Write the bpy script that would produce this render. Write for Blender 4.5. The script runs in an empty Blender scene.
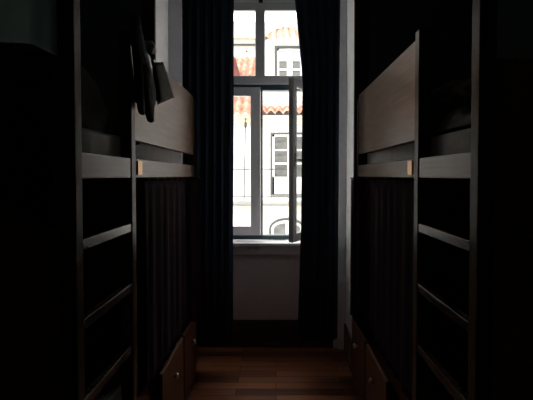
import bpy, bmesh, math, random
from mathutils import Vector, noise
random.seed(7)
PI = math.pi
sc = bpy.context.scene
col = sc.collection
H = 1.66                    # lens height above the floor
F = 430.0                   # focal length in pixels for a 533 wide frame
VX, VY = 276.0, 174.0       # where the aisle's lines meet in the photograph

def P(px, py, Y):
    """room point at distance Y along the aisle for a direction in the photograph"""
    return Vector(((px - VX) * Y / F, Y, H - (py - VY) * Y / F))

# ------------------------------------------------------------------ materials
def new_mat(name):
    m = bpy.data.materials.new(name); m.use_nodes = True
    nt = m.node_tree; b = nt.nodes['Principled BSDF']
    return m, nt, b

def mat_noise(name, c1, c2, scale=(8, 8, 8), rough=0.6, bump=0.0, bscale=40, metallic=0, detail=4, sheen=0, spec=0.5):
    m, nt, b = new_mat(name)
    tc = nt.nodes.new('ShaderNodeTexCoord'); mp = nt.nodes.new('ShaderNodeMapping')
    mp.inputs['Scale'].default_value = scale
    nt.links.new(tc.outputs['Object'], mp.inputs['Vector'])
    n = nt.nodes.new('ShaderNodeTexNoise'); n.inputs['Scale'].default_value = 1; n.inputs['Detail'].default_value = detail
    nt.links.new(mp.outputs[0], n.inputs['Vector'])
    r = nt.nodes.new('ShaderNodeValToRGB')
    r.color_ramp.elements[0].position = 0.3; r.color_ramp.elements[1].position = 0.7
    r.color_ramp.elements[0].color = (*c1, 1); r.color_ramp.elements[1].color = (*c2, 1)
    nt.links.new(n.outputs['Fac'], r.inputs[0]); nt.links.new(r.outputs[0], b.inputs['Base Color'])
    b.inputs['Roughness'].default_value = rough; b.inputs['Metallic'].default_value = metallic
    b.inputs['Specular IOR Level'].default_value = spec
    if sheen: b.inputs['Sheen Weight'].default_value = sheen
    if bump:
        n2 = nt.nodes.new('ShaderNodeTexNoise'); n2.inputs['Scale'].default_value = bscale
        nt.links.new(tc.outputs['Object'], n2.inputs['Vector'])
        bp = nt.nodes.new('ShaderNodeBump'); bp.inputs['Strength'].default_value = bump; bp.inputs['Distance'].default_value = 0.01
        nt.links.new(n2.outputs['Fac'], bp.inputs['Height']); nt.links.new(bp.outputs[0], b.inputs['Normal'])
    return m

M = {}
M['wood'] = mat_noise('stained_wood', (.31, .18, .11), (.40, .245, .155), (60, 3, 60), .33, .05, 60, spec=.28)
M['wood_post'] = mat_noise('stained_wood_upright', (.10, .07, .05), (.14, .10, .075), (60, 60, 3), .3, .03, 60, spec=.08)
M['rung'] = mat_noise('dark_rung_wood', (.05, .034, .022), (.08, .052, .034), (60, 3, 60), .27, .04, 60, spec=.55)
M['drawer'] = mat_noise('reddish_drawer_wood', (.11, .038, .018), (.17, .062, .03), (50, 4, 50), .42, .1, 60)
M['brass'] = mat_noise('pale_metal_knob', (.86, .78, .62), (.92, .85, .70), (9, 9, 9), .3, metallic=.75)
M['plate'] = mat_noise('brass_plate', (.80, .47, .22), (.88, .56, .30), (40, 40, 90), .38, metallic=.8)
M['steel'] = mat_noise('steel', (.5, .5, .5), (.65, .65, .65), (9, 9, 9), .3, metallic=1)
M['green_wall'] = mat_noise('dark_green_paint', (.07, .125, .105), (.09, .155, .13), (2, 2, 2), .75, .08, 90)
M['plaster'] = mat_noise('white_plaster', (.70, .69, .68), (.77, .76, .75), (3, 3, 3), .8, .08, 60)
M['ceiling'] = mat_noise('ceiling_paint', (.3, .3, .29), (.36, .36, .35), (3, 3, 3), .85)
M['paint'] = mat_noise('white_frame_paint', (.80, .80, .84), (.86, .86, .9), (5, 5, 5), .4)
M['panel_paint'] = mat_noise('greyish_panel_paint', (.74, .64, .66), (.82, .71, .73), (4, 4, 4), .5, .05, 50)
M['green_frame'] = mat_noise('dark_green_frame', (.035, .075, .085), (.05, .1, .11), (5, 5, 5), .35)
M['skirting'] = mat_noise('dark_skirting_wood', (.06, .03, .022), (.1, .05, .036), (3, 40, 40), .6)
M['navy'] = mat_noise('navy_curtain_cloth', (.05, .062, .082), (.065, .078, .10), (60, 60, 4), .9, .15, 300, sheen=.15, spec=.1)
M['plum'] = mat_noise('plum_curtain_cloth', (.035, .02, .026), (.06, .033, .042), (60, 60, 4), .95, .15, 300, spec=.05)
M['sheet'] = mat_noise('white_sheet', (.62, .61, .6), (.72, .71, .7), (12, 12, 12), .85, .3, 25)
M['grey_cloth'] = mat_noise('grey_cloth', (.17, .165, .155), (.25, .24, .225), (14, 14, 14), .9, .4, 30)
M['jacket'] = mat_noise('dark_grey_cloth', (.09, .095, .097), (.13, .135, .138), (25, 25, 25), .95, .4, 60, spec=.1)
M['brown_cloth'] = mat_noise('dark_brown_cloth', (.10, .085, .07), (.15, .125, .10), (60, 60, 60), .9, .4, 60)
M['tan'] = mat_noise('tan_cloth', (.50, .41, .34), (.6, .5, .42), (20, 20, 20), .9, .4, 60)
M['black_cloth'] = mat_noise('black_cloth', (.016, .016, .017), (.026, .026, .027), (20, 20, 20), .9, .4, 60)
M['rubber'] = mat_noise('black_cable', (.02, .02, .02), (.03, .03, .03), (9, 9, 9), .5)
# outside
M['facade'] = mat_noise('white_render', (.47, .465, .45), (.52, .515, .50), (1.2, 1.2, 1.2), .9)
M['cream'] = mat_noise('cream_moulding', (.45, .41, .31), (.5, .46, .36), (2, 2, 2), .9)
M['cream_wall'] = mat_noise('cream_render', (.43, .40, .33), (.48, .45, .38), (.8, .8, .8), .9)
M['tile'] = mat_noise('terracotta_tiles', (.31, .105, .065), (.46, .28, .21), (5.5, 3.2, 3.2), .85, .2, 12)
M['tile_pale'] = mat_noise('weathered_tiles', (.33, .15, .10), (.50, .40, .32), (7, 4, 4), .85, .2, 12)
M['tile_red'] = mat_noise('red_tiles', (.07, .018, .014), (.12, .035, .025), (5.5, 3.2, 3.2), .85, .2, 12)
M['stone'] = mat_noise('grey_green_stone', (.03, .036, .034), (.05, .056, .053), (4, 4, 4), .8)
M['joinery'] = mat_noise('white_joinery', (.6, .6, .59), (.66, .66, .65), (4, 4, 4), .6)
M['dark_pane'] = mat_noise('reflecting_pane', (.035, .04, .037), (.11, .11, .10), (3, 3, 6), .2)
M['blue_pane'] = mat_noise('sky_pane', (.17, .2, .26), (.3, .33, .4), (3, 3, 3), .2)
M['iron'] = mat_noise('painted_iron', (.015, .015, .018), (.02, .02, .022), (9, 9, 9), .5)
M['street'] = mat_noise('cobbles', (.3, .29, .27), (.42, .4, .38), (9, 9, 9), .9, .4, 9)

def floor_mat():
    m, nt, b = new_mat('red_brown_floorboards')
    tc = nt.nodes.new('ShaderNodeTexCoord')
    br = nt.nodes.new('ShaderNodeTexBrick')
    br.inputs['Scale'].default_value = 1; br.inputs['Brick Width'].default_value = .83; br.inputs['Row Height'].default_value = .10
    br.inputs['Mortar Size'].default_value = .0025; br.offset = .37
    br.inputs['Color1'].default_value = (.20, .06, .03, 1); br.inputs['Color2'].default_value = (.72, .28, .13, 1)
    br.inputs['Mortar'].default_value = (.03, .015, .01, 1)
    nt.links.new(tc.outputs['Object'], br.inputs['Vector'])
    mp = nt.nodes.new('ShaderNodeMapping'); mp.inputs['Scale'].default_value = (3, 45, 3)
    nt.links.new(tc.outputs['Object'], mp.inputs['Vector'])
    n = nt.nodes.new('ShaderNodeTexNoise'); n.inputs['Scale'].default_value = 1; n.inputs['Detail'].default_value = 5
    nt.links.new(mp.outputs[0], n.inputs['Vector'])
    mx = nt.nodes.new('ShaderNodeMix'); mx.data_type = 'RGBA'; mx.blend_type = 'MULTIPLY'; mx.inputs['Factor'].default_value = .7
    nt.links.new(br.outputs['Color'], mx.inputs['A']); nt.links.new(n.outputs['Color'], mx.inputs['B'])
    g = nt.nodes.new('ShaderNodeRGBToBW'); nt.links.new(n.outputs['Color'], g.inputs[0]); nt.links.new(g.outputs[0], mx.inputs['B'])
    nt.links.new(mx.outputs['Result'], b.inputs['Base Color'])
    b.inputs['Roughness'].default_value = .45; b.inputs['Specular IOR Level'].default_value = .25
    bp = nt.nodes.new('ShaderNodeBump'); bp.inputs['Strength'].default_value = .25; bp.inputs['Distance'].default_value = .01
    nt.links.new(n.outputs['Fac'], bp.inputs['Height']); nt.links.new(bp.outputs[0], b.inputs['Normal'])
    return m
M['floor'] = floor_mat()

def translucent(m, f, c):
    nt = m.node_tree; b = nt.nodes['Principled BSDF']; o = nt.nodes['Material Output']
    t = nt.nodes.new('ShaderNodeBsdfTranslucent'); t.inputs[0].default_value = (*c, 1)
    mx = nt.nodes.new('ShaderNodeMixShader'); mx.inputs[0].default_value = f
    nt.links.new(b.outputs[0], mx.inputs[1]); nt.links.new(t.outputs[0], mx.inputs[2]); nt.links.new(mx.outputs[0], o.inputs[0])
translucent(M['navy'], .45, (.12, .14, .185))
translucent(M['plum'], .2, (.08, .035, .05))
def glass_mat():
    m = bpy.data.materials.new('window_glass'); m.use_nodes = True
    nt = m.node_tree; nt.nodes.clear()
    o = nt.nodes.new('ShaderNodeOutputMaterial'); t = nt.nodes.new('ShaderNodeBsdfTransparent')
    t.inputs[0].default_value = (.95, .96, .95, 1)
    g = nt.nodes.new('ShaderNodeBsdfGlossy'); g.inputs['Roughness'].default_value = .02
    mx = nt.nodes.new('ShaderNodeMixShader'); lw = nt.nodes.new('ShaderNodeLayerWeight'); lw.inputs[0].default_value = .5
    pw = nt.nodes.new('ShaderNodeMath'); pw.operation = 'POWER'; pw.inputs[1].default_value = 4
    nt.links.new(lw.outputs['Facing'], pw.inputs[0])
    fr = nt.nodes.new('ShaderNodeMath'); fr.operation = 'MULTIPLY_ADD'; fr.inputs[1].default_value = .6; fr.inputs[2].default_value = .03
    nt.links.new(pw.outputs[0], fr.inputs[0])
    nt.links.new(fr.outputs[0], mx.inputs[0]); nt.links.new(t.outputs[0], mx.inputs[1]); nt.links.new(g.outputs[0], mx.inputs[2])
    nt.links.new(mx.outputs[0], o.inputs[0])
    return m
M['glass'] = glass_mat()

# ------------------------------------------------------------------ mesh helpers
ORG = {}
def obj(name, bm, mat, parent=None, smooth=False, bevel=0, origin=None, solid=0, subsurf=0):
    bmesh.ops.recalc_face_normals(bm, faces=bm.faces)
    vs = [v.co.copy() for v in bm.verts]
    lo = [min(v[i] for v in vs) for i in range(3)]; hi = [max(v[i] for v in vs) for i in range(3)]
    org = Vector(origin) if origin else Vector(((lo[0]+hi[0])/2, (lo[1]+hi[1])/2, lo[2]))
    for v in bm.verts: v.co -= org
    me = bpy.data.meshes.new(name); bm.to_mesh(me); bm.free()
    me.materials.append(mat)
    if smooth:
        for p in me.polygons: p.use_smooth = True
    o = bpy.data.objects.new(name, me); col.objects.link(o)
    ORG[o.name] = org
    if parent:
        o.parent = parent; o.location = org - ORG[parent.name]
    else:
        o.location = org
    if solid:
        s = o.modifiers.new('thickness', 'SOLIDIFY'); s.thickness = solid; s.offset = 0
    if subsurf:
        s = o.modifiers.new('smooth', 'SUBSURF'); s.levels = subsurf; s.render_levels = subsurf
    if bevel:
        b = o.modifiers.new('bevel', 'BEVEL'); b.width = bevel; b.segments = 2; b.limit_method = 'ANGLE'
    return o

def thing(name, loc, label, cat, group=None, kind=None):
    o = bpy.data.objects.new(name, None); o.empty_display_size = .1; col.objects.link(o)
    o.location = loc; ORG[o.name] = Vector(loc)
    return tag(o, label, cat, group, kind)
def tag(o, label=None, cat=None, group=None, kind=None):
    if label: o['label'] = label
    if cat: o['category'] = cat
    if group: o['group'] = group
    if kind: o['kind'] = kind
    return o

def box(bm, x0, x1, y0, y1, z0, z1):
    if x0 > x1: x0, x1 = x1, x0
    v = [bm.verts.new(p) for p in ((x0,y0,z0),(x1,y0,z0),(x1,y1,z0),(x0,y1,z0),(x0,y0,z1),(x1,y0,z1),(x1,y1,z1),(x0,y1,z1))]
    for f in ((0,1,2,3),(4,5,6,7),(0,1,5,4),(1,2,6,5),(2,3,7,6),(3,0,4,7)): bm.faces.new([v[i] for i in f])
    return v
def B(*a):
    bm = bmesh.new(); box(bm, *a); return bm
def prism(bm, pts, z0, z1):
    a = [bm.verts.new((x, y, z0)) for x, y in pts]; b = [bm.verts.new((x, y, z1)) for x, y in pts]
    n = len(pts); bm.faces.new(a); bm.faces.new(b)
    for i in range(n): bm.faces.new((a[i], a[(i+1) % n], b[(i+1) % n], b[i]))
def tube(bm, pts, r, seg=8):
    pts = [Vector(p) for p in pts]; rings = []
    for i, p in enumerate(pts):
        d = (pts[min(i+1, len(pts)-1)] - pts[max(i-1, 0)]).normalized()
        u = d.cross(Vector((0, 0, 1)));  u = u.normalized() if u.length > .01 else Vector((1, 0, 0))
        w = d.cross(u).normalized(); rr = r[i] if isinstance(r, (list, tuple)) else r
        rings.append([bm.verts.new(p + (u*math.cos(a) + w*math.sin(a))*rr) for a in [2*PI*k/seg for k in range(seg)]])
    for a, b in zip(rings, rings[1:]):
        for k in range(seg): bm.faces.new((a[k], a[(k+1) % seg], b[(k+1) % seg], b[k]))
    bm.faces.new(rings[0]); bm.faces.new(rings[-1])
def loft(bm, rings):
    rs = [[bm.verts.new(p) for p in r] for r in rings]; n = len(rs[0])
    for a, b in zip(rs, rs[1:]):
        for k in range(n): bm.faces.new((a[k], a[(k+1) % n], b[(k+1) % n], b[k]))
    bm.faces.new(rs[0]); bm.faces.new(rs[-1])
def grid(bm, f, nu, nv):
    g = [[bm.verts.new(f(i/nu, j/nv)) for j in range(nv+1)] for i in range(nu+1)]
    for i in range(nu):
        for j in range(nv): bm.faces.new((g[i][j], g[i+1][j], g[i+1][j+1], g[i][j+1]))
def pillow_bm(c, sx, sy, sz, seed=0, wr=.012):
    """a stuffed cushion: two bulging faces pinched to a seam, with creases"""
    bm = bmesh.new(); n = 18
    def top(sgn):
        def f(u, v):
            a, b = 2*u-1, 2*v-1
            h = ((1-abs(a)**2.6)*(1-abs(b)**2.6))**.5 if abs(a) < 1 and abs(b) < 1 else 0
            pin = 1 - .06*(1-abs(a))*abs(b) - .06*(1-abs(b))*abs(a)
            w = noise.noise(Vector((a*2.3+seed, b*2.3, sgn*.7)))*wr + noise.noise(Vector((a*6+seed, b*5, sgn)))*wr*.5
            return Vector((a*sx*pin, b*sy*pin, sgn*(sz*h + (w if h else 0))))
        return f
    grid(bm, top(1), n, n); grid(bm, top(-1), n, n)
    bmesh.ops.remove_doubles(bm, verts=bm.verts, dist=1e-5)
    return bm
def transform(bm, mat4):
    bmesh.ops.transform(bm, matrix=mat4, verts=bm.verts)
from mathutils import Matrix, Euler
def TR(loc, rot=(0, 0, 0)): return Matrix.Translation(Vector(loc)) @ Euler(rot).to_matrix().to_4x4()

# ------------------------------------------------------------------ the room
CZ = 3.72
def struct(name, bm, mat, **k): return tag(obj(name, bm, mat, **k), kind='structure')
struct('floor', B(-1.75, 1.75, -1.8, 4.55, -.12, 0), M['floor'], origin=(0, 0, 0))
struct('ceiling', B(-1.75, 1.75, -1.8, 4.55, CZ, CZ+.12), M['ceiling'])
struct('wall_left', B(-1.75, -1.6, -1.8, 3.55, 0, CZ), M['green_wall'])
struct('wall_right', B(1.6, 1.75, -1.8, 3.55, 0, CZ), M['green_wall'])
struct('wall_back', B(-1.6, 1.6, -1.8, -1.65, 0, CZ), M['green_wall'])
# the thick window wall, its niche splayed towards the window
WXL, WXR = -.64, .36            # opening
WZ0, WZ1 = 1.0, 3.46
bm = bmesh.new()
prism(bm, [(-1.75, 3.565), (-.99, 3.565), (-1.0, 4.05), (WXL, 4.27), (WXL, 4.5), (-1.75, 4.5)], 0, CZ)
prism(bm, [(1.75, 3.565), (.645, 3.565), (.66, 4.05), (WXR, 4.27), (WXR, 4.5), (1.75, 4.5)], 0, CZ)
box(bm, WXL, WXR, 4.27, 4.5, 0, WZ0-.03)
box(bm, WXL, WXR, 4.27, 4.5, WZ1, CZ)
struct('wall_window', bm, M['plaster'])
# the green room-side face beside the niche
bm = bmesh.new()
box(bm, -1.6, -1.095, 3.55, 3.565, 0, CZ); box(bm, .76, 1.6, 3.55, 3.565, 0, CZ)
struct('wall_niche', bm, M['green_wall'])
bm = bmesh.new(); box(bm, -1.095, -.985, 3.535, 3.565, 0, CZ)
struct('trim_1', bm, M['skirting'], bevel=.004)
bm = bmesh.new(); box(bm, .64, .76, 3.535, 3.565, 0, CZ)
struct('trim_2', bm, M['skirting'], bevel=.004)
# casing strips on the splay
for i, (x, y, x2, y2) in enumerate(((-1.0, 4.05, -.86, 4.12), (.66, 4.05, .55, 4.12))):
    bm = bmesh.new(); prism(bm, [(x, y), (x, y-.025), (x2, y2-.025), (x2, y2)], 0, CZ)
    struct('trim_%d' % (3+i), bm, M['paint'], bevel=.004)
# panel under the window
struct('trim_5', B(-.80, .52, 4.155, 4.27, .25, .895), M['panel_paint'])
bm = B(-.82, .54, 4.13, 4.27, 0, .24); 
struct('baseboard_window', bm, M['skirting'], bevel=.006)
for nm, (xa, xb, xc, k) in (('niche_right', (.645, .66, .54, -1)), ('niche_left', (-.99, -1.0, -.86, 1))):
    bm = bmesh.new(); prism(bm, [(xa, 3.566), (xb, 4.05), (xc, 4.13), (xc+k*.012, 4.112), (xb+k*.016, 4.04), (xa+k*.016, 3.566)], 0, .26)
    struct('baseboard_'+nm, bm, M['skirting'])
struct('baseboard_floor_lip', B(-.84, .56, 4.10, 4.13, 0, .03), M['skirting'])
for s, nm in ((-1, 'left'), (1, 'right')):
    struct('baseboard_'+nm, B(s*1.585, s*1.6, -1.65, 3.55, 0, .14), M['skirting'])

# ------------------------------------------------------------------ the window
WS = F/4.25
def wx(px): return (px-VX)/WS
def wz(py): return H-(py-VY)/WS
win = thing('window_1', (-.14, 4.27, WZ0), None, None, kind='structure')
def wpart(n, bm, m, par=win, **k): return obj(n, bm, m, par, **k)
def frame_bm(x0, x1, z0, z1, wl, wr, wb, wt, y0, y1):
    bm = bmesh.new()
    box(bm, x0, x0+wl, y0, y1, z0, z1); box(bm, x1-wr, x1, y0, y1, z0, z1)
    box(bm, x0+wl, x1-wr, y0, y1, z0, z0+wb); box(bm, x0+wl, x1-wr, y0, y1, z1-wt, z1)
    return bm
# outer frame
wpart('window_frame', frame_bm(WXL, WXR, wz(239), WZ1, .045, .045, .045, .06, 4.26, 4.36), M['green_frame'], bevel=.003)
# transom bar
wpart('transom', B(WXL+.045, WXR-.045, 4.22, 4.33, wz(84), wz(76)), M['paint'], bevel=.006)
wpart('transom_drip', B(WXL+.045, WXR-.045, 4.25, 4.34, wz(89.5), wz(84)), M['green_frame'], bevel=.003)
# upper lights
t = wpart('upper_sash', frame_bm(WXL+.045, wx(260.3), wz(76), wz(1), .06, wx(260.3)-wx(255.4), .01, wz(1)-wz(11), 4.25, 4.30), M['paint'], bevel=.004)
wpart('pane', B(WXL+.10, wx(256), 4.272, 4.277, wz(75.5), wz(10)), M['glass'], t)
t = wpart('upper_sash', frame_bm(wx(260.3), WXR-.045, wz(76), wz(1), wx(265)-wx(260.3), .06, .01, wz(1)-wz(11), 4.25, 4.30), M['paint'], bevel=.004)
wpart('pane', B(wx(264.5), WXR-.10, 4.272, 4.277, wz(75.5), wz(10)), M['glass'], t)
wpart('latch', B(wx(259), wx(263), 4.225, 4.25, wz(4), wz(-4)), M['rubber'], bevel=.004)
# closed left casement
lx1 = wx(260.6)
t = wpart('casement', frame_bm(WXL+.045, lx1, wz(234.3), wz(86.5), .07, lx1-wx(250.6), wz(225.3)-wz(234.3), wz(86.5)-wz(95.2), 4.245, 4.30), M['paint'], bevel=.005)
t['label'] = 'closed white casement'
wpart('pane', B(WXL+.10, wx(251), 4.27, 4.275, wz(226), wz(94.5)), M['glass'], t)
wpart('meeting_post', B(wx(260.8), wx(262.7), 4.27, 4.33, wz(234), wz(89)), M['green_frame'])
# open right casement, hinged at the right jamb and swung into the room
hx, hy = .338, 4.235
fx, fy = .134, 3.86
L = math.hypot(fx-hx, fy-hy); ang = math.atan2(fy-hy, fx-hx)
def leaf_bm(parts):
    bm = bmesh.new()
    for a in parts: box(bm, *a)
    transform(bm, TR((hx, hy, 0), (0, 0, ang)))
    return bm
lz0, lz1 = 1.052, 2.535
t = wpart('casement', leaf_bm([(0, .06, -.022, .022, lz0, lz1), (L-.075, L, -.024, .024, lz0, lz1), (.06, L-.07, -.022, .022, lz0, lz0+.075), (.06, L-.07, -.022, .022, lz1-.075, lz1)]), M['paint'], bevel=.005)
t['label'] = 'casement swung open into the room'
wpart('pane', leaf_bm([(.055, L-.065, -.003, .003, lz0+.07, lz1-.07)]), M['glass'], t)
h = wpart('handle', leaf_bm([(L-.045, L-.02, .022, .035, 1.74, 1.86), (L-.13, L-.02, .035, .05, 1.785, 1.81)]), M['steel'], t, bevel=.003)
# sill and drop board
wpart('sill', B(-.76, .48, 4.06, 4.262, .985, 1.016), M['paint'], bevel=.006)
d = wpart('sill_board', B(-.72, .44, 4.105, 4.27, .897, .984), M['panel_paint'], bevel=.004)
for px in (249.5, 256.3):
    c = P(px, 247, 4.10)
    bm = bmesh.new(); box(bm, c.x-.022, c.x+.022, c.y-.018, c.y-.006, c.z-.006, c.z+.007); box(bm, c.x-.008, c.x+.008, c.y-.008, c.y+.005, c.z-.016, c.z+.01)
    wpart('latch', bm, M['steel'], d, bevel=.003)

# ------------------------------------------------------------------ bunk beds
XF = .65                     # aisle-side plane of the bunks
RUNGS = (1.442, 1.168, .890, .612, .334)
def bunk(s):
    side = 'left' if s < 0 else 'right'
    lab = ('dark wooden bunk bed on the left of the aisle, grey jacket hanging on its post' if s < 0
           else 'dark wooden bunk bed on the right of the aisle, nothing hung on its middle post')
    r = thing('bunk_bed', (s*1.12, 2.42, 0), lab, 'bunk bed', 'bunk beds along the aisle')
    W, WP = M['wood'], M['wood_post']
    XF = .65 if s < 0 else .64
    yn0, yn1 = (1.393, 1.446) if s < 0 else (1.362, 1.420)
    y_mid0, y_mid1 = (1.940, 1.996)
    yf0, yf1 = (3.41, 3.47) if s < 0 else (3.345, 3.40)
    X2 = 1.57
    top = 2.315
    def q(n, a, b, *rest, m=W, par=r, bev=.004): return obj(n, B(s*a, s*b, *rest), m, par, bevel=bev)
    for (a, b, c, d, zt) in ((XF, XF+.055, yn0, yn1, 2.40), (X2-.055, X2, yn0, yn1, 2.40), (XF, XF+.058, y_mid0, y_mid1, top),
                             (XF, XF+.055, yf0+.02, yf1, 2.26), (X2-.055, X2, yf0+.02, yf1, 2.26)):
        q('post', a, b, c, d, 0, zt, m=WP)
    q('side_rail', XF+.004, XF+.03, yn1, y_mid0, 1.648, 1.737)
    q('side_rail', XF+.004, XF+.03, y_mid1, yf0+.02, 1.648, 1.737)
    q('guard_panel', XF+.006, XF+.026, y_mid1, yf0+.02, H+.163, H+.625, bev=.003)
    q('back_rail', X2-.03, X2, yn1, yf0+.02, 1.648, 1.737)
    q('lower_rail', XF+.055, XF+.08, yn1, yf0+.02, .40, .525, m=M['drawer'])
    q('lower_back_rail', X2-.03, X2, yn1, yf0+.02, .40, .525)
    for z in RUNGS: q('rung', XF+.004, XF+.034, yn1, y_mid0, z-.038, z, bev=.003, m=M['rung'])
    q('headboard', XF+.055, X2-.055, yn0+.012, yn1-.015, .30, 2.03)
    q('footboard', XF+.055, X2-.055, yf0+.03, yf1-.01, .30, 1.74)
    q('slat_base', XF+.035, X2-.03, 1.45, yf0+.01, 1.665, 1.69)
    q('slat_base', XF+.085, X2-.03, 1.45, yf0+.01, .47, .495)
    # curtain rod under the upper rail
    bm = bmesh.new(); tube(bm, [(s*(XF+.038), 2.02, 1.636), (s*(XF+.038), 3.31, 1.636), (s*(XF-.026), 3.40, 1.636), (s*(XF-.026), 3.52, 1.636)], .006)
    obj('curtain_rod', bm, M['black_cloth'], r, smooth=True)
    # number plate
    c0, c1 = P(0, 160, 2.06), P(0, 175, 2.06)
    obj('number_plate', B(s*(XF-.003), s*(XF+.004), 2.022, 2.085, 1.662, 1.728), M['plate'], r, bevel=.001)['label'] = 'small pale number plate'
    # deep drawers under the lower bed
    xd = XF if s < 0 else .607
    spans = ((2.43, 2.99), (3.03, 3.43)) if s < 0 else ((2.34, 2.88), (2.92, 3.41))
    for k, (a, b) in enumerate(spans):
        bm = bmesh.new()
        box(bm, s*xd, s*(xd+.022), a, b, .02, .522)
        box(bm, s*(xd+.022), s*(xd+.6), a+.02, a+.035, .03, .38); box(bm, s*(xd+.022), s*(xd+.6), b-.035, b-.02, .03, .38)
        box(bm, s*(xd+.022), s*(xd+.6), a+.035, b-.035, .03, .045); box(bm, s*(xd+.585), s*(xd+.6), a+.035, b-.035, .045, .38)
        d = obj('drawer', bm, M['drawer'], r, bevel=.004)
        kc = Vector((s*xd, (2.69, 3.25)[k] if s < 0 else (2.62, 3.17)[k], H-1.272))
        bm = bmesh.new()
        tube(bm, [kc, kc+Vector((-s*.012, 0, 0)), kc+Vector((-s*.018, 0, 0)), kc+Vector((-s*.028, 0, 0)), kc+Vector((-s*.034, 0, 0))], [.007, .008, .019, .020, .010], 14)
        obj('knob', bm, M['brass'], d, smooth=True)
    return r
bunkL = bunk(-1); bunkR = bunk(1)

# mattresses
def mattress(s, z0, z1, x0, x1, y0, y1, label):
    bm = B(s*x0, s*x1, y0, y1, z0, z1)
    bmesh.ops.subdivide_edges(bm, edges=bm.edges, cuts=8, use_grid_fill=True)
    for v in bm.verts:
        v.co += Vector((noise.noise(v.co*6)*.006, 0, max(0, noise.noise(v.co*4+Vector((3, 0, 0))))*.012 if v.co.z > z0+.02 else 0))
    o = obj('mattress', bm, M['sheet'] if z0 > 1 else M['black_cloth'], smooth=True, bevel=.02)  # lower mattresses get black as colour, standing in for the shade down there
    return tag(o, label, 'mattress', 'bunk mattresses')
mattress(-1, 1.692, 1.835, .70, 1.53, 1.46, 3.20, 'white-sheeted mattress on the upper left bunk, seen under the guard panel')
mattress(1, 1.692, 1.835, .70, 1.53, 1.46, 3.33, 'white-sheeted mattress on the upper right bunk, seen under the guard panel')
mattress(-1, .497, .64, .75, 1.53, 1.46, 3.38, 'mattress of the lower left bunk, coloured black for the shade behind its ladder')
mattress(1, .497, .64, .75, 1.53, 1.46, 3.33, 'mattress of the lower right bunk, coloured black for the shade behind its ladder')

# curtains hanging in front of the lower bunks
def bunk_curtain(s, y0, y1, seed, label):
    nf = 9
    def f(u, v):
        y = y0 + (y1-y0)*u
        a = .018*(.35+.65*min(1, v*3))
        ph = nf*2*PI*u + 1.2*math.sin(5*u+seed)
        out = min(1, max(0, (y-3.30)/.10)); a *= .62
        x = XF+.038 - .064*out - a*(.7+.5*out)*math.sin(ph) + .003*noise.noise(Vector((u*7, v*2, seed)))
        return Vector((s*x, y+.012*math.sin(ph*.5+v*2), 1.627 - v*(1.627-.50)))
    bm = bmesh.new(); grid(bm, f, 150, 24)
    o = obj('bunk_curtain', bm, M['plum'], smooth=True, solid=.002)
    tag(o, label, 'curtain', 'curtains of the lower bunks')
    for k in range(8):
        y = y0 + (y1-y0)*(k+.5)/8
        bm = bmesh.new()
        xr = XF+.038-.064*min(1, max(0, (y-3.31)/.09))
        pts = [(s*xr+.011*math.cos(a), y, 1.634+.011*math.sin(a)) for a in [2*PI*j/10 for j in range(11)]]
        tube(bm, pts, .0016, 5)
        obj('curtain_ring', bm, M['steel'], o, smooth=True)
    return o
bunk_curtain(-1, 2.23, 3.56, 1, 'dark plum curtain hanging below the rail of the left bunk')
bunk_curtain(1, 2.03, 3.56, 4, 'dark plum curtain hanging below the rail of the right bunk')

# ------------------------------------------------------------------ window curtains
def lerp(pts, t):
    for (a, va), (b, vb) in zip(pts, pts[1:]):
        if t <= b: return va + (vb-va)*(t-a)/(b-a)
    return pts[-1][1]
def drape(inner, outer, y, nf, seed, label, sgn):
    def f(u, v):
        z = 3.60 - v*3.33
        xi, xo = lerp(inner, v), lerp(outer, v)
        x = xi + (xo-xi)*u
        ph = nf*2*PI*(u + .03*noise.noise(Vector((u*4, v*1.5, seed))))
        return Vector((x + .012*math.sin(ph*2+1), y + (.026+.010*v)*math.sin(ph) + .01*noise.noise(Vector((u*9, v*3, seed))), z))
    bm = bmesh.new(); grid(bm, f, 120, 40)
    o = obj('window_curtain', bm, M['navy'], smooth=True, solid=.004)
    return tag(o, label, 'curtain', 'curtains at the tall window')
YC = 3.66
cx = lambda px: (px-VX)*YC/F
drape([(0, cx(233)), (1, cx(231))], [(0, cx(183.5)), (1, cx(184))], YC, 6, 3, 'long dark navy curtain to the left of the window', -1)
drape([(0, cx(292)), (.13, cx(293)), (.34, cx(301.5)), (.7, cx(300.5)), (1, cx(297))], [(0, cx(338)), (1, cx(336))], YC-.03, 5, 8, 'long dark navy curtain to the right, by the open casement', 1)
bm = bmesh.new(); tube(bm, [(-.985, YC-.01, 3.625), (.64, YC-.01, 3.625)], .012, 10)
tag(obj('curtain_pole', bm, M['steel'], smooth=True), 'metal curtain pole above the tall window, over both navy curtains', 'curtain pole')

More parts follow.
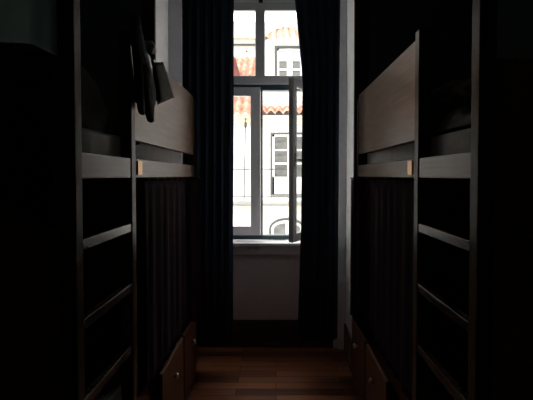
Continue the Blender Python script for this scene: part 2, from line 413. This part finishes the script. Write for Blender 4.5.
# ------------------------------------------------------------------ things hung and left on the bunks
# grey jacket on the middle post of the left bunk
def section(cx, cy, z, rx, ry, n=28, fold=.1, seed=0, k=6):
    out = []
    for i in range(n):
        a = 2*PI*i/n
        q = 1 + fold*math.sin(k*a + seed + z*3) + fold*.6*noise.noise(Vector((math.cos(a)*2, math.sin(a)*2, z*5+seed)))
        out.append(Vector((cx + rx*q*math.cos(a), cy + ry*q*math.sin(a), z)))
    return out
YJ = 2.06
def cloth_roll(rows, cx, rx, fold, seed, k):
    out = []
    for py, a, b, bulge in rows:
        z = H-(py-VY)*YJ/F; xc = cx + bulge
        y0 = -(xc-rx)*F/(VX-a) if a else 1.865; y1 = -(xc+rx*.3)*F/(VX-b)
        out.append(section(xc, (y0+y1)/2, z, rx, max(.012, (y1-y0)/2), fold=fold, seed=seed, k=k, n=36))
    return out
rows = [(26, 133, 136, .0), (29, 132, 138.5, .0), (38, 0, 141.5, .004), (50, 0, 145.5, .008), (62, 0, 149.5, .012), (74, 0, 153, .016), (85, 0, 156, .018), (94, 0, 157, .018), (102, 0, 156, .016), (108, 0, 154, .014)]
bm = bmesh.new(); loft(bm, cloth_roll(rows, -.624, .024, .05, 2, 7))
jk = obj('jacket', bm, M['jacket'], smooth=True, subsurf=1)
tag(jk, 'dark grey jacket hanging from the middle post of the left bunk', 'jacket')
rows = [(70, 140, 149, .0), (88, 141, 152, .0), (104, 141.5, 154, .0), (112, 143, 154, .0), (118, 145.5, 152.8, .0), (123, 149, 151.5, .0)]
bm = bmesh.new(); loft(bm, cloth_roll(rows, -.585, .017, .10, 5, 4)); obj('sleeve', bm, M['jacket'], jk, smooth=True, subsurf=1)
rows = [(60, 0, 139, .0), (85, 0, 143, .0), (104, 0, 145, .0), (113, 134.5, 146, .0), (119, 138, 145.5, .0)]
bm = bmesh.new(); loft(bm, cloth_roll(rows, -.59, .014, .08, 9, 4)); obj('front_flap', bm, M['jacket'], jk, smooth=True, subsurf=1)
bm = bmesh.new(); tube(bm, [(-.665, 2.035, 2.325), (-.66, 2.05, 2.345), (-.668, 2.075, 2.33), (-.665, 2.09, 2.32)], .004, 6)
obj('hanging_loop', bm, M['black_cloth'], jk, smooth=True)
# dark brown bag hung over the guard panel
XB = -.612
def pb(px, py, x=XB):
    Y = -x*F/(VX-px); return Vector((x, Y, H-(py-VY)*Y/F))
quad = [pb(153.5, 62), pb(162.5, 62), pb(173.3, 97), pb(158, 104)]
bm = bmesh.new()
N = 10; front = {}; 
def bagf(sg):
    def f(u, v):
        p = quad[0].lerp(quad[1], u).lerp(quad[3].lerp(quad[2], u), v)
        h = (max(0, 1-abs(2*u-1)**4)*max(0, 1-abs(2*v-1)**6))**.5
        return p + Vector((sg*.022*h*(.55+.45*v) + sg*.004*noise.noise(Vector((u*4, v*4, sg)))*h, 0, 0))
    return f
grid(bm, bagf(1), N, N); grid(bm, bagf(-1), N, N); bmesh.ops.remove_doubles(bm, verts=bm.verts, dist=1e-5)
bag = obj('tote_bag', bm, M['brown_cloth'], smooth=True)
tag(bag, 'dark brown cloth bag hanging over the guard panel beside the grey jacket', 'bag')
bm = bmesh.new(); tube(bm, [quad[1]+Vector((.004, 0, 0)), quad[1].lerp(quad[2], .5)+Vector((.006, .004, 0)), quad[2]+Vector((.003, .004, 0))], .0055, 6)
obj('piping', bm, M['tan'], bag, smooth=True)['label'] = 'pale edge piping'
zt = H+.628
bm = bmesh.new(); tube(bm, [quad[0]+Vector((0, .01, -.01)), Vector((-.625, quad[0].y+.03, zt-.03)), Vector((-.655, quad[0].y+.04, zt+.012)), Vector((-.69, quad[0].y+.05, zt-.02)), Vector((-.70, quad[0].y+.05, zt-.12))], .008, 8)
obj('strap', bm, M['brown_cloth'], bag, smooth=True)
# tan cap-like cloth on top of the panel, between jacket and bag
cc = pb(151.5, 56, -.655)
bm = pillow_bm(None, .035, .06, .03, seed=4, wr=.01)
transform(bm, TR((-.655, 2.24, zt+.03), (0, .1, .2)))
tag(obj('folded_scarf', bm, M['tan'], smooth=True), 'small tan cloth bunched on top of the guard panel behind the jacket', 'scarf')

# bedding on the upper left bunk, seen over the near rail
bm = pillow_bm(None, .145, .20, .07, seed=1, wr=.02)
transform(bm, TR((-.855, 1.93, 1.99), (0, math.radians(72), math.radians(14))))
tag(obj('pillow', bm, M['sheet'], smooth=True), 'pale pillow propped up on the upper left bunk near the ladder', 'pillow', 'bunk pillows')
def blanket(s, x0, x1, y0, y1, zb, hgt, seed, label, m):
    bm = bmesh.new()
    def f(u, v):
        a, b = 2*u-1, 2*v-1
        e = (max(0, 1-a**6)*max(0, 1-b**6))**.5
        w = noise.noise(Vector((u*3.5+seed, v*4, 0)))*.6 + noise.noise(Vector((u*9, v*7+seed, 0)))*.3
        return Vector((s*(x0+(x1-x0)*u), y0+(y1-y0)*v, zb + e*max(.01, hgt*(.6+w))))
    grid(bm, f, 40, 40)
    def g(u, v): 
        p = f(u, v); p.z = zb; return p
    grid(bm, g, 40, 40); bmesh.ops.remove_doubles(bm, verts=bm.verts, dist=1e-5)
    return tag(obj('blanket', bm, m, smooth=True), label, 'blanket', 'blankets on the upper bunks')
blanket(-1, .72, 1.45, 2.56, 3.1, 1.853, .09, 3, 'rumpled grey blanket on the upper left bunk behind the guard panel', M['grey_cloth'])
# dark backpack against the middle post inside the left bunk
rings = [section(-.815, 2.38, z, rx, ry, fold=.03, seed=1, k=4) for z, rx, ry in ((1.855, .06, .07), (1.87, .085, .09), (1.95, .092, .10), (2.05, .09, .095), (2.12, .075, .08), (2.16, .045, .05))]
bm = bmesh.new(); loft(bm, rings)
bp = obj('backpack', bm, M['jacket'], smooth=True, subsurf=1)
tag(bp, 'dark backpack with two small metal zip pulls on the upper left bunk', 'backpack')
for py in (104, 111):
    c = P(116.5, py, 2.30)
    bm = bmesh.new(); tube(bm, [c+Vector((0, 0, .009)), c, c+Vector((.001, -.002, -.009))], [.004, .008, .004], 8)
    obj('zip_pull', bm, M['steel'], bp, smooth=True)
bm = bmesh.new(); tube(bm, [Vector((-.80, 2.36, 2.15)), Vector((-.79, 2.34, 2.19)), Vector((-.81, 2.33, 2.20)), Vector((-.83, 2.35, 2.19)), Vector((-.83, 2.36, 2.15))], .006, 6)
obj('handle', bm, M['black_cloth'], bp, smooth=True)
# dark garment squeezed between mattress and guard panel
bm = pillow_bm(None, .022, .085, .04, seed=7, wr=.015)
transform(bm, TR((-.689, 2.14, 1.86), (.3, 0, 0)))
tag(obj('sock', bm, M['black_cloth'], smooth=True), 'small dark piece of clothing poking out under the left guard panel', 'sock')
# dark blanket over the near headboard of the left bunk
bm = bmesh.new()
def f(u, v):
    x = -.72 - .80*u
    t = v*2-1
    z = 2.075 - abs(t)**1.0*.55 + .012*math.sin(u*7) - .03*max(0, .1-u)*10
    y = 1.415 + math.copysign(min(1, abs(t)*6)**.7*.034, t) + .006*noise.noise(Vector((u*6, v*4, 1)))
    return Vector((x, y, z))
grid(bm, f, 40, 40)
tag(obj('blanket', bm, M['black_cloth'], smooth=True, solid=.012), 'black blanket draped over the near headboard of the left bunk', 'blanket')
# right bunk: pillow and dark bedding behind it
bm = pillow_bm(None, .25, .18, .06, seed=9, wr=.02)
transform(bm, TR((1.0, 1.80, 2.05), (math.radians(6), math.radians(-8), math.radians(-12))))
tag(obj('pillow', bm, M['grey_cloth'], smooth=True), 'grey pillow on the upper right bunk near the ladder', 'pillow', 'bunk pillows')
bm = pillow_bm(None, .28, .16, .10, seed=12, wr=.03)
transform(bm, TR((1.02, 2.24, 2.03), (math.radians(60), math.radians(-16), math.radians(-30))))
tag(obj('cushion', bm, M['brown_cloth'], smooth=True), 'dark brown cushion leaning behind the pillow on the upper right bunk', 'cushion')
tag(blanket(1, .705, 1.42, 1.47, 2.02, 1.848, .13, 21, 'crumpled grey duvet on the upper right bunk above the ladder', M['grey_cloth']), cat='duvet').name = 'duvet'
blanket(1, .72, 1.45, 2.5, 3.2, 1.853, .09, 8, 'rumpled grey blanket on the upper right bunk behind the guard panel', M['grey_cloth'])

# ------------------------------------------------------------------ outside
def E(px, py, Y): return P(px, py, Y)
YA = 12.0
def ax(px, Y=YA): return (px-VX)*Y/F
def az(py, Y=YA): return H-(py-VY)*Y/F

def tile_roof(x0, x1, ye, ze, yr, zr, pitch=.22, x0r=None, x1r=None, rows=12, step=.05):
    """curved clay tiles: round ridges running up the slope, stepped in courses"""
    bm = bmesh.new(); n = max(6, int((x1-x0)/pitch))*8
    x0r = x0 if x0r is None else x0r; x1r = x1 if x1r is None else x1r
    L = math.hypot(yr-ye, zr-ze); ny, nz = -(zr-ze)/L, (yr-ye)/L
    vs = []
    for j in range(rows):
        vs += [j/rows, (j+.985)/rows]
    g = []
    for j, v in enumerate(vs):
        row = []
        for i in range(n+1):
            u = i/n
            xa = x0 + (x1-x0)*u
            x = min(max(xa, x0+(x0r-x0)*v), x1+(x1r-x1)*v)
            h = pitch*.5*abs(math.sin(PI*(xa-x0)/pitch)) + (step if j % 2 == 0 else .0)
            row.append(bm.verts.new((x, ye+(yr-ye)*v+ny*h, ze+(zr-ze)*v+nz*h)))
        g.append(row)
    for j in range(len(g)-1):
        for i in range(n):
            bm.faces.new((g[j][i], g[j][i+1], g[j+1][i+1], g[j+1][i]))
    ret = bmesh.ops.extrude_face_region(bm, geom=bm.faces[:])
    for v in [e for e in ret['geom'] if isinstance(e, bmesh.types.BMVert)]: v.co.z -= .05
    return bm

def sash_window(par, name, x0, x1, z0, z1, Y, rows, panel, pane, surround=.055, split=True, toppane=None):
    f = obj(name, frame_bm(x0, x1, z0, z1, surround, surround, surround if not panel else .02, surround, Y-.09, Y+.02), M['stone'], par)
    bm = bmesh.new(); i0, i1, k0, k1 = x0+surround, x1-surround, z0+(surround if not panel else .02), z1-surround
    fw = .055
    box(bm, i0, i0+fw, Y-.05, Y+.0, k0, k1); box(bm, i1-fw, i1, Y-.05, Y, k0, k1)
    mid = (i0+i1)/2
    box(bm, mid-.075, mid+.075, Y-.06, Y, k0, k1)
    box(bm, i0, i1, Y-.05, Y, k1-fw, k1)
    zb = k0 + panel; box(bm, i0, i1, Y-.05, Y, k0, zb+fw)
    for r in range(1, rows):
        z = zb+fw + (k1-fw-zb-fw)*r/rows
        box(bm, i0, i1, Y-.045, Y, z-.022, z+.022)
    obj('sash', bm, M['joinery'], f)
    for a, b in ((i0+fw, mid-.075), (mid+.075, i1-fw)):
        for r in range(rows):
            za = zb+fw + (k1-fw-zb-fw)*r/rows; zc = zb+fw + (k1-fw-zb-fw)*(r+1)/rows
            m = toppane if (toppane and r == rows-1) else pane
            obj('pane', B(a, b, Y-.025, Y-.015, za, zc), m, f)
    return f

# near house across the street
A = thing('town_house', (0, YA+2, -5), 'white house across the street with cream cornice and low tiled roof', 'house')
obj('wall', B(-6, 6, YA, YA+.47, -5, az(115)), M['facade'], A)
bm = bmesh.new(); box(bm, -6, 6, YA-.16, YA, az(118.5), az(115)); box(bm, -6, 6, YA-.09, YA, az(122.5), az(118.5)); box(bm, -6, 6, YA-.12, YA, az(123.6), az(122.5))
obj('cornice', bm, M['cream'], A)
bm = bmesh.new(); box(bm, -6, 6, YA-.10, YA, az(210.5), az(205.5)); box(bm, -6, 6, YA-.16, YA, az(205.6), az(204.4))
obj('string_course', bm, M['cream'], A)
# roof, tall part on the left and the strip below the taller house on the right
obj('roof', tile_roof(-6, ax(259, 12.4), YA-.28, az(115), 15.5, 5.84-.03, rows=12, step=.012), M['tile'], A)
obj('roof', tile_roof(ax(259, 12.4)+.02, 6, YA-.28, az(115), 12.48, az(107.5, 12.48), rows=2), M['tile'], A)
# balcony door with railing
sash_window(A, 'balcony_door', ax(270.5), ax(309.5), az(193.5), az(131.7), YA, 3, .42, M['dark_pane'])
bm = bmesh.new()
r0, r1 = -3.4, 3.2; YR = YA-.35
def rz(py): return H-(py-VY)*YR/F
box(bm, r0, r1, YR-.012, YR+.012, rz(168.6), rz(167.6)); box(bm, r0, r1, YR-.008, YR+.008, rz(195.4), rz(194.7))
rail = obj('railing', bm, M['iron'], A); rail['label'] = 'thin iron balcony railing'
x = r0
while x < r1:
    obj('railing_post', B(x-.010, x+.010, YR-.01, YR+.01, rz(197.5), rz(168)), M['iron'], rail); x += .545
obj('balcony_slab', B(-3.5, 3.3, YR-.05, YA, rz(199.2), rz(197.5)), M['facade'], A)
# arched window lower down
def arch_pts(cx, half, zs, rise, n=16):
    return [(cx-half*math.cos(PI*k/n), zs+rise*math.sin(PI*k/n)) for k in range(n+1)]
def arch_ring(cx, h0, h1, zs, r0_, r1_, zb, y0, y1):
    bm = bmesh.new(); a = [(cx-h0, zb)] + arch_pts(cx, h0, zs, r0_) + [(cx+h0, zb)]; b = [(cx-h1, zb)] + arch_pts(cx, h1, zs, r1_) + [(cx+h1, zb)]
    va = [[bm.verts.new((x, y, z)) for x, z in a] for y in (y0, y1)]; vb = [[bm.verts.new((x, y, z)) for x, z in b] for y in (y0, y1)]
    for i in range(len(a)-1):
        bm.faces.new((va[0][i], va[0][i+1], vb[0][i+1], vb[0][i])); bm.faces.new((va[1][i], va[1][i+1], vb[1][i+1], vb[1][i]))
        bm.faces.new((va[0][i], va[0][i+1], va[1][i+1], va[1][i])); bm.faces.new((vb[0][i], vb[0][i+1], vb[1][i+1], vb[1][i]))
    return bm
acx = ax(287); 
aw = obj('arched_window', arch_ring(acx, .50, .44, az(227.5), .30, .24, -1.3, YA-.09, YA+.01), M['stone'], A)
obj('sash', arch_ring(acx, .44, .37, az(227.5), .24, .165, -1.3, YA-.05, YA), M['joinery'], aw)
bm = bmesh.new(); box(bm, acx-.035, acx+.035, YA-.05, YA, -1.3, az(222)); obj('mullion', bm, M['joinery'], aw)
bm = bmesh.new(); pts = [(acx-.37, -1.3)] + arch_pts(acx, .37, az(227.5), .165) + [(acx+.37, -1.3)]
a = [bm.verts.new((x, YA-.02, z)) for x, z in pts]; b = [bm.verts.new((x, YA-.008, z)) for x, z in pts]
bm.faces.new(a); bm.faces.new(b)
for i in range(len(a)): j = (i+1) % len(a); bm.faces.new((a[i], a[j], b[j], b[i]))
obj('pane', bm, M['dark_pane'], aw)

# taller house behind with hipped roof
YB = 12.5
Bh = thing('town_house', (1, YB+2, -5), 'taller white house with hipped orange tiled roof and grey-framed window', 'house')
bx0, bx1 = ax(258, YB), ax(345, YB)
obj('wall', B(bx0, bx1, YB, YB+1.9, -5, az(41.5, YB)), M['facade'], Bh)
bm = bmesh.new()
for py in (96, 100.5): box(bm, bx0, bx1, YB-.02, YB, az(py+.35, YB), az(py-.35, YB))
obj('weather_strip', bm, M['cream_wall'], Bh)
ex0, ex1 = ax(262.5, YB-.2), ax(322, YB-.2)
obj('roof', tile_roof(ex0, ex1, YB-.22, az(39.8, YB-.22), 14.4, az(29.5, 14.4), pitch=.20, x0r=ax(284, 14.4), x1r=ax(300, 14.4), rows=5, step=.03), M['tile_pale'], Bh)
bm = bmesh.new()
n = 12
hipl = [Vector((ex0, YB-.2, az(39.5, YB-.2))).lerp(Vector((ax(284, 14.4), 14.4, az(28.6, 14.4))), k/n) for k in range(n+1)]
for p in hipl[:-1]: tube(bm, [p, p+Vector((.07, .16, .07))], .06, 6)
ridge = [Vector((ax(284, 14.4), 14.4, az(28.8, 14.4))).lerp(Vector((ax(300, 14.4), 14.4, az(28.8, 14.4))), k/3) for k in range(4)]
tube(bm, ridge, .06, 6)
obj('ridge_tiles', bm, M['tile'], Bh)
bm = bmesh.new(); c = Vector((ax(291, 14.4), 14.4, az(28, 14.4))); tube(bm, [c, c+Vector((0, 0, .06)), c+Vector((0, 0, .12))], [.04, .05, .015], 8)
obj('finial', bm, M['tile'], Bh)
sash_window(Bh, 'window', ax(274.7, YB), ax(304.3, YB), az(83, YB), az(46.8, YB), YB, 3, 0, M['dark_pane'], surround=.07, toppane=M['blue_pane'])

# house further back on the left
YH = 18.0
Ch = thing('town_house', (-4, YH+2, -5), 'cream house further back, brown ledge above the tiled roof', 'house')
obj('wall', B(-9, ax(262, YH), YH, YH+4, 2, az(38, YH)), M['cream_wall'], Ch)
bm = bmesh.new(); box(bm, -9, ax(262, YH), YH-.15, YH, az(45.7, YH), az(44.6, YH)); obj('ledge', bm, M['stone'], Ch)
bm = bmesh.new(); box(bm, -9, ax(262, YH), YH-.1, YH, az(39, YH), az(37.3, YH)); obj('coping', bm, M['cream'], Ch)
bm = bmesh.new(); box(bm, ax(246.4, YH), ax(247.4, YH), YH-.06, YH, az(52.2, YH), az(50.6, YH)); obj('air_vent', bm, M['iron'], Ch)
# pale block at the very back
YD = 24.0
Dh = thing('apartment_block', (-2, YD+2, -5), 'pale apartment block behind the tiled roofs, faint grey lines', 'building')
obj('wall', B(-8, 8, YD, YD+4, 2, az(22.5, YD)), M['facade'], Dh)
bm = bmesh.new(); box(bm, ax(244.4, YD), ax(245.4, YD), YD-.1, YD, az(37, YD), az(22.5, YD)); box(bm, ax(273.3, YD), ax(274, YD), YD-.1, YD, az(37, YD), az(17, YD)); box(bm, -8, ax(246, YD), YD-.1, YD, az(23.3, YD), az(22.5, YD))
obj('downpipe', bm, M['joinery'], Dh)
# red gable edge at far left
Gh = thing('house_roof', (ax(228, 12.9), 12.9, az(75, 12.9)), 'dark red tiled roof edge at the left side of the upper window pane', 'roof')
bm = bmesh.new(); 
g0 = [(ax(222, 12.9), az(84, 12.9)), (ax(241, 12.9), az(76, 12.9)), (ax(238, 12.9), az(66, 12.9)), (ax(235.5, 12.9), az(57, 12.9)), (ax(222, 12.9), az(50, 12.9))]
a = [bm.verts.new((x, 12.95, z)) for x, z in g0]; b = [bm.verts.new((x-.1, 13.9, z+.2)) for x, z in g0]
bm.faces.new(a); bm.faces.new(b)
for i in range(5): j = (i+1) % 5; bm.faces.new((a[i], a[j], b[j], b[i]))
obj('tiles', bm, M['tile_red'], Gh)
# cable hanging on the near facade
bm = bmesh.new(); tube(bm, [(ax(246.4), YA-.2, az(118)), (ax(246), YA-.2, az(135)), (ax(245.2), YA-.22, az(160)), (ax(244.6), YA-.2, az(197))], .013, 6)
cb = obj('hanging_cable', bm, M['rubber'], smooth=True); tag(cb, 'black cable hanging down the white facade from the cornice', 'cable')
bm = bmesh.new(); tube(bm, [(ax(246.3), YA-.2, az(121.5)), (ax(246.3), YA-.2, az(123)), (ax(246.1), YA-.2, az(126.5)), (ax(246.1), YA-.2, az(128))], [.012, .035, .035, .012], 8)
obj('connector', bm, M['rubber'], cb, smooth=True)
struct('street', B(-14, 14, 4.6, YA, -5.1, -5), M['street'])

# ------------------------------------------------------------------ light
w = bpy.data.worlds.new('World'); sc.world = w; w.use_nodes = True
bg = w.node_tree.nodes['Background']; bg.inputs[0].default_value = (1, .975, .95, 1); bg.inputs[1].default_value = 5.4
sun = bpy.data.objects.new('sun', bpy.data.lights.new('sun', 'SUN')); col.objects.link(sun)
sun.data.energy = 2.6; sun.data.angle = .01; sun.data.color = (1, .95, .87)
sun.rotation_euler = Vector((.75, .6, -.85)).to_track_quat('-Z', 'Y').to_euler()

# ------------------------------------------------------------------ camera
cam = bpy.data.cameras.new('camera'); co = bpy.data.objects.new('camera', cam); col.objects.link(co)
sc.camera = co
cam.sensor_width = 36; cam.lens = F*36/533; cam.clip_start = .05
pitch = math.radians(1.6)
co.location = (0, 0, H); co.rotation_euler = (PI/2-pitch, 0, 0); cam.shift_x = -(VX-266.5)/533.0
cam.shift_y = -((VY - (200 - F*math.tan(pitch)))/533.0) * -1 + 1.2/533
sc.view_settings.view_transform = 'Standard'; sc.view_settings.look = 'None'; sc.view_settings.gamma = 1
sc.view_settings.exposure = 0
